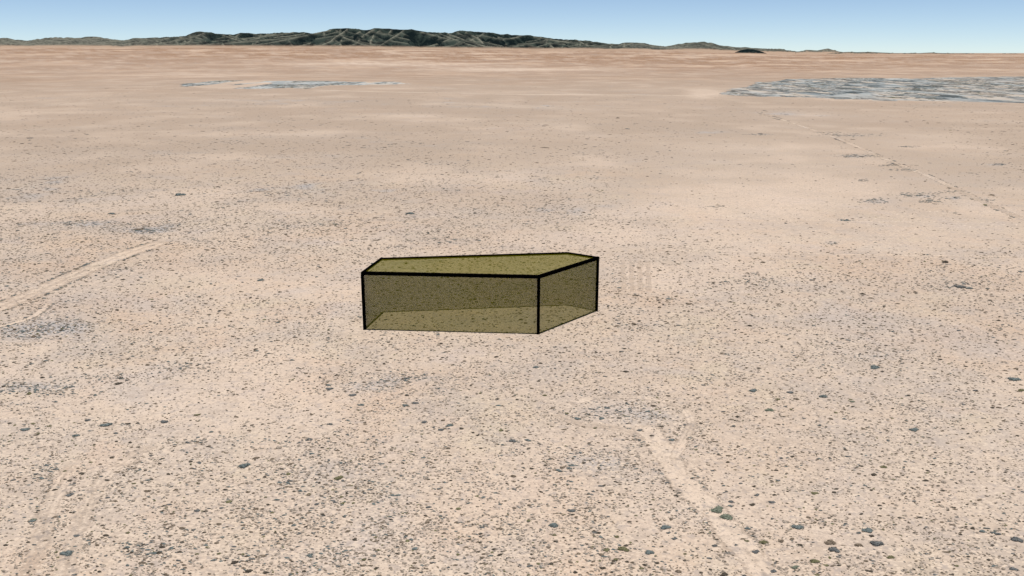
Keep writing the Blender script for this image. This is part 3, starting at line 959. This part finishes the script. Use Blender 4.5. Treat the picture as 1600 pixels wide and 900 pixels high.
# ------------------------------------------------------------------ uncountable scrub (point instances)
def scatter(name, label, pts, scales, rots, which, protos):
    """One object: low scrub set out on points, several bush shapes picked by number."""
    me = bpy.data.meshes.new(name)
    me.vertices.add(len(pts))
    me.vertices.foreach_set('co', np.asarray(pts, np.float32).ravel())
    a = me.attributes.new('size', 'FLOAT_VECTOR', 'POINT'); a.data.foreach_set('vector', np.asarray(scales, np.float32).ravel())
    a = me.attributes.new('turn', 'FLOAT', 'POINT'); a.data.foreach_set('value', np.asarray(rots, np.float32))
    a = me.attributes.new('which', 'INT', 'POINT'); a.data.foreach_set('value', np.asarray(which, np.int32))
    me.update()
    o = obj(name, me, None, kind='stuff', label=label)
    col = bpy.data.collections.new(name + '_shapes')
    for k, p in enumerate(protos):
        q = bpy.data.objects.new('%s_shape_%02d' % (name, k), p)
        col.objects.link(q)
    ng = bpy.data.node_groups.new(name, 'GeometryNodeTree')
    ng.interface.new_socket('Geometry', in_out='INPUT', socket_type='NodeSocketGeometry')
    ng.interface.new_socket('Geometry', in_out='OUTPUT', socket_type='NodeSocketGeometry')
    N = ng.nodes; L = ng.links
    gi = N.new('NodeGroupInput'); go = N.new('NodeGroupOutput')
    mp = N.new('GeometryNodeMeshToPoints')
    ip = N.new('GeometryNodeInstanceOnPoints')
    ci = N.new('GeometryNodeCollectionInfo')
    ci.inputs['Collection'].default_value = col
    ci.inputs['Separate Children'].default_value = True
    ci.inputs['Reset Children'].default_value = True

    def named(nm, tp):
        q = N.new('GeometryNodeInputNamedAttribute'); q.data_type = tp
        q.inputs['Name'].default_value = nm
        return q.outputs[0]
    cx = N.new('ShaderNodeCombineXYZ')
    L.new(named('turn', 'FLOAT'), cx.inputs['Z'])
    L.new(gi.outputs[0], mp.inputs[0]); L.new(mp.outputs[0], ip.inputs['Points'])
    L.new(ci.outputs[0], ip.inputs['Instance'])
    ip.inputs['Pick Instance'].default_value = True
    L.new(named('which', 'INT'), ip.inputs['Instance Index'])
    L.new(cx.outputs[0], ip.inputs['Rotation'])
    L.new(named('size', 'FLOAT_VECTOR'), ip.inputs['Scale'])
    L.new(ip.outputs[0], go.inputs[0])
    md = o.modifiers.new('scatter', 'NODES')
    md.node_group = ng
    return o


def dot_mesh(name, seed, mat, spike=.3):
    """Small lumpy cushion, one metre across."""
    r = np.random.default_rng(seed)
    V = []; Fq = []
    n = 8
    ex = r.uniform(.75, 1.25)
    for a, (rr, zz) in enumerate(((.5, 0), (.44, .22), (.24, .38))):
        for k in range(n):
            th = 2 * math.pi * (k + .5 * a) / n
            q = rr * r.uniform(1 - spike, 1 + spike)
            V.append((q * ex * math.cos(th), q / ex * math.sin(th), zz * r.uniform(.75, 1.2)))
    V.append((r.uniform(-.1, .1), r.uniform(-.1, .1), .42))
    for a in range(2):
        for k in range(n):
            Fq.append((a * n + k, a * n + (k + 1) % n, (a + 1) * n + (k + 1) % n, (a + 1) * n + k))
    for k in range(n):
        Fq.append((2 * n + k, 2 * n + (k + 1) % n, 3 * n))
    me = bpy.data.meshes.new(name)
    me.from_pydata(V, [], Fq)
    me.update()
    me.materials.append(mat)
    return me


def mound_mesh(seed):
    r = np.random.default_rng(seed)
    V = []; Fq = []
    n = 9
    for a, (rr, zz) in enumerate(((.5, -.02), (.34, .07), (.15, .12))):
        for k in range(n):
            th = 2 * math.pi * k / n
            q = rr * r.uniform(.8, 1.2)
            V.append((q * math.cos(th), q * math.sin(th), zz * r.uniform(.9, 1.1)))
    V.append((0, 0, .13))
    for a in range(2):
        for k in range(n):
            Fq.append((a * n + k, a * n + (k + 1) % n, (a + 1) * n + (k + 1) % n, (a + 1) * n + k))
    for k in range(n):
        Fq.append((2 * n + k, 2 * n + (k + 1) % n, 3 * n))
    me = bpy.data.meshes.new('sand_mound')
    me.from_pydata(V, [], Fq)
    me.update()
    me.materials.append(m_mound)
    me.polygons.foreach_set('use_smooth', np.ones(len(me.polygons), bool))
    return me


order = ['dark', 'brown', 'brown', 'pale', 'slate', 'blue', 'olive', 'pale']
protos = [dot_mesh('scrub', 300 + k, MATS[m]) for k, m in enumerate(order)]


def near_track(x, y):
    m = np.full(x.shape, 1e9)
    for p, w in TRACKS:
        lo = p.min(0) - 40; hi = p.max(0) + 40
        sel = np.where((x > lo[0]) & (x < hi[0]) & (y > lo[1]) & (y < hi[1]))[0]
        if len(sel) == 0:
            continue
        dmin = np.full(len(sel), 1e9)
        for q in p[::2]:
            dmin = np.minimum(dmin, np.hypot(x[sel] - q[0], y[sel] - q[1]))
        m[sel] = np.minimum(m[sel], dmin - w / 2)
    return m


# scrub grows everywhere; drawn evenly over bearings, thinning outwards as single bushes merge into clumps
NP = 330000
u = rng.random(NP)
dep_px = 995 - (995 - 112) * u ** 1.12
_, dd = at(np.full(NP, 800.0), dep_px)
aa = np.radians(rng.uniform(-36, 36, NP))
sx = dd * np.tan(aa); sy = dd
g, p_, ru_, _, sc_ = fields(sx, sy)
clump = fbm(sx / 9, sy / 9, 3, 123)
prob = np.clip(.34 + .34 * g + .22 * (clump - .5) * 2 - .2 * np.clip(p_, 0, 1), .05, 1)
prob *= np.clip(.6 + .6 * smooth(.38, .62, clump), 0, 1.3)
tr_d = near_track(sx, sy)
prob *= 1 - .8 * np.clip(ellipse_field(sx, sy, BARE_SPOTS), 0, 1)
prob *= np.where(tr_d < 0, .4, np.where(tr_d < 2.2, 1.8, 1))
prob *= np.clip(.55 + (995 - dep_px) / 1200, .5, 1.15) * smooth(108, 280, dep_px)
keep = rng.random(NP) < prob
berm = []
for ti, off, dens in ((0, 1.0, 2.6), (1, .6, 1.2), (2, 1.2, 1.4), (5, 1.0, .5), (7, 1.2, .16)):
    p, w = TRACKS[ti]
    d = np.gradient(p, axis=0); ln = np.linalg.norm(d, axis=1); d = d / ln[:, None]
    for side in (-1, 1):
        m = int(ln.sum() * dens)
        f = rng.uniform(0, len(p) - 1.001, m); k0 = f.astype(int); fr = (f - k0)[:, None]
        q = p[k0] * (1 - fr) + p[k0 + 1] * fr
        q = q + np.stack([-d[k0, 1], d[k0, 0]], -1) * (side * (w / 2 + off + rng.normal(0, off * .55, m)))[:, None]
        ok = fbm(f / 14 + 9 * side, f * 0 + ti, 3, 300 + ti) > .47
        berm.append(q[ok])
berm = np.concatenate(berm)
sx = np.concatenate([sx, berm[:, 0]]); sy = np.concatenate([sy, berm[:, 1]])
g = np.concatenate([g, np.full(len(berm), .8)]); clump = np.concatenate([clump, np.full(len(berm), .5)])
keep = np.concatenate([keep, np.ones(len(berm), bool)])
sx, sy, g, clump, dist = sx[keep], sy[keep], g[keep], clump[keep], np.hypot(sx[keep], sy[keep])
n = len(sx)
size = rng.lognormal(-.2, .36, n) * (.78 + .28 * g) * np.clip((dist / 480) ** .75, .82, 9)
size = np.clip(size, .4, None)
flat = rng.uniform(.45, .8, n) * np.clip((700 / dist) ** .5, .3, 1)
pick = rng.random(n)
wh = np.select([pick < .05, pick < .13, pick < .22, pick < .86, pick < .92, pick < .97, pick < .99], [0, 1, 2, 3, 4, 5, 6], 6)
blue = (rng.random(n) < .35 * g)
wh = np.where(blue, rng.integers(4, 6, n), wh)
wide = np.clip((dist / 700) ** .35, 1, 2)
# the rounder, darker bushes keep their distance from each other
jX, jY, jW, jS = [], [], [], []
for GS, y0, y1, base, fade in ((3.7, 195, 1150, .95, (500, 1150)), (7.5, 480, 2000, 1.7, (700, 1900)), (22, 900, 4200, 3.6, (1300, 4200))):
    jx, jy = np.meshgrid(np.arange(-.7 * y1, .7 * y1, GS), np.arange(y0, y1, GS))
    jx = jx.ravel() + rng.uniform(-.48, .48, jx.size) * GS; jy = jy.ravel() + rng.uniform(-.48, .48, jy.size) * GS
    ok = (np.abs(jx) < .68 * jy)
    jx, jy = jx[ok], jy[ok]
    jg, jp, _, _, _ = fields(jx, jy)
    pr = (1 - .9 * np.clip(ellipse_field(jx, jy, BARE_SPOTS), 0, 1)) * np.clip(.56 + .5 * jg - .35 * np.clip(jp, 0, 1) + 1.1 * (fbm(jx / (6 * GS), jy / (6 * GS), 3, 140) - .5), .05, 1) * np.where(near_track(jx, jy) < 0, .3, 1)
    pr *= 1 - smooth(fade[0], fade[1], jy)
    if y0 > 300:
        pr *= smooth(y0, y0 * 1.9, jy)
    else:
        for a_, b_, w_ in SHRUB_XY:
            pr[(jx - a_) ** 2 + (jy - b_) ** 2 < (w_ * .6 + .8) ** 2] = 0
    ok = rng.random(len(jx)) < pr
    jx, jy, jg = jx[ok], jy[ok], jg[ok]
    m = len(jx)
    jX.append(jx); jY.append(jy)
    jS.append(base * rng.lognormal(-.1, .3, m) * (np.clip((jy / 420) ** .6, .85, 2) if y0 < 300 else 1))
    jW.append(np.where(rng.random(m) < .3 * jg, 5, rng.choice([0, 3, 7, 1, 2, 4, 6], m, p=[.34, .09, .08, .2, .16, .1, .03]) if y0 < 300 else rng.choice([0, 1, 2, 4, 3, 7], m, p=[.05, .15, .15, .1, .3, .25])))
# loose patches of teal scrub on the smooth ground and among the dense scrub
for px, py, rx, ry, num in ((1340, 244, 34, 2.2, 240), (1325, 211, 50, 2.5, 300), (1298, 207, 30, 1.5, 100), (1366, 314, 26, 4, 160), (1437, 305, 30, 4, 160), (1452, 315, 22, 3, 110),
                            (1319, 344, 14, 1.5, 60), (1559, 257, 22, 1.6, 90), (1300, 380, 12, 2.5, 40), (1422, 229, 18, 1.4, 80), (1188, 210, 22, 1.5, 90),
                            (1347, 282, 14, 2.5, 50), (1492, 310, 10, 3, 45), (1540, 313, 10, 3, 40), (1410, 265, 22, 3, 90), (1390, 258, 18, 3, 80), (1480, 300, 18, 5, 40),
                            (1115, 323, 20, 4, 50), (1040, 320, 18, 4, 30), (227, 361, 28, 4, 120), (190, 350, 50, 5, 110), (112, 349, 40, 4, 80), (30, 330, 30, 4, 50), (55, 608, 75, 10, 240),
                            (170, 590, 60, 7, 110), (280, 575, 50, 9, 130), (70, 515, 60, 8, 140), (440, 300, 60, 7, 150), (500, 350, 60, 6, 90), (700, 375, 50, 7, 80), (640, 590, 40, 8, 70),
                            (1500, 445, 40, 9, 120), (1475, 415, 14, 6, 30), (1170, 440, 60, 10, 90), (1130, 590, 60, 6, 50), (70, 740, 20, 18, 60), (450, 690, 40, 6, 50), (300, 690, 40, 6, 60), (960, 640, 50, 12, 60),
                            (230, 860, 50, 15, 90), (1560, 830, 25, 7, 40), (960, 430, 8, 10, 14)):
    num = int(num * .55)
    tx, ty = at(px + rng.normal(0, .5, num) * rx, py + rng.normal(0, .5, num) * ry)
    jX.append(tx); jY.append(ty)
    jS.append(rng.lognormal(-.1, .35, num) * np.clip(ty / 520, .9, 2.6))
    jW.append(rng.choice([5, 4, 0, 3], num, p=[.5, .2, .04, .26]))
jx, jy, js, jw = (np.concatenate(q) for q in (jX, jY, jS, jW))
m = len(jx)
sx = np.concatenate([sx, jx]); sy = np.concatenate([sy, jy]); wh = np.concatenate([wh, jw])
size = np.concatenate([size, js]); flat = np.concatenate([flat, rng.uniform(.5, .85, m) * np.clip(520 / jy, .12, 1)]); wide = np.concatenate([wide, np.ones(m)])
n = len(sx)
scatter('ground_scrub', 'countless tiny dwarf shrubs peppering the whole plain', np.stack([sx, sy, np.zeros(n)], -1),
        np.stack([size * wide * rng.uniform(.95, 1.5, n), size * rng.uniform(.6, 1.0, n), size * flat], -1), rng.uniform(-.6, .6, n), wh, protos)

# wind-blown sand heaped beside bushes
NM = 90000
u = rng.random(NM)
dep_px = 990 - (990 - 330) * u
_, dd = at(np.full(NM, 800.0), dep_px)
aa = np.radians(rng.uniform(-35, 35, NM))
mx_, my_ = dd * np.tan(aa), dd
k = rng.random(NM) < .25 + .6 * fields(mx_, my_)[0]
mx_, my_ = mx_[k], my_[k]
n = len(mx_)
ms = rng.uniform(.7, 1.7, n) * np.clip((my_ / 480) ** .75, .85, 3)
scatter('sand_mounds', 'tiny pale sand heaps blown up beside the dwarf shrubs', np.stack([mx_, my_, np.zeros(n)], -1),
        np.stack([ms * 1.2, ms * .8, ms * .7], -1), rng.uniform(-.4, .4, n), rng.integers(0, 3, n), [mound_mesh(s) for s in (1, 2, 3)])

# thickets of the two far scrublands
def thicket(name, label, poly, N, seed):
    r = np.random.default_rng(seed)
    lo = poly.min(0) - 150; hi = poly.max(0) + 150
    x = r.uniform(lo[0], hi[0], N); y = r.uniform(lo[1], hi[1], N)
    a, b = scrubland(x, y)
    k = (a + b > .5) & ((a > .5) | (fbm(x / 150, y / 700, 3, 63) > .49)) & (fbm(x / 120, y / 260, 4, 200 + seed) > r.uniform(.42, .68, N))
    x, y = x[k], y[k]
    n = len(x)
    s = r.lognormal(2.1, .5, n)
    w = r.choice([0, 0, 4, 4, 5, 5, 5, 3, 6], n)
    scatter(name, label, np.stack([x, y, np.zeros(n)], -1), np.stack([s * 1.3, s, np.clip(s * .1, .3, 1.3)], -1), r.uniform(0, 6.28, n), w, protos)


thicket('scrubland', 'broad blue-grey scrubland on the far plain at the right', PR, 34000, 1)
thicket('scrubland', 'narrow broken blue-grey scrubland on the far plain at the left', PL, 9000, 2)
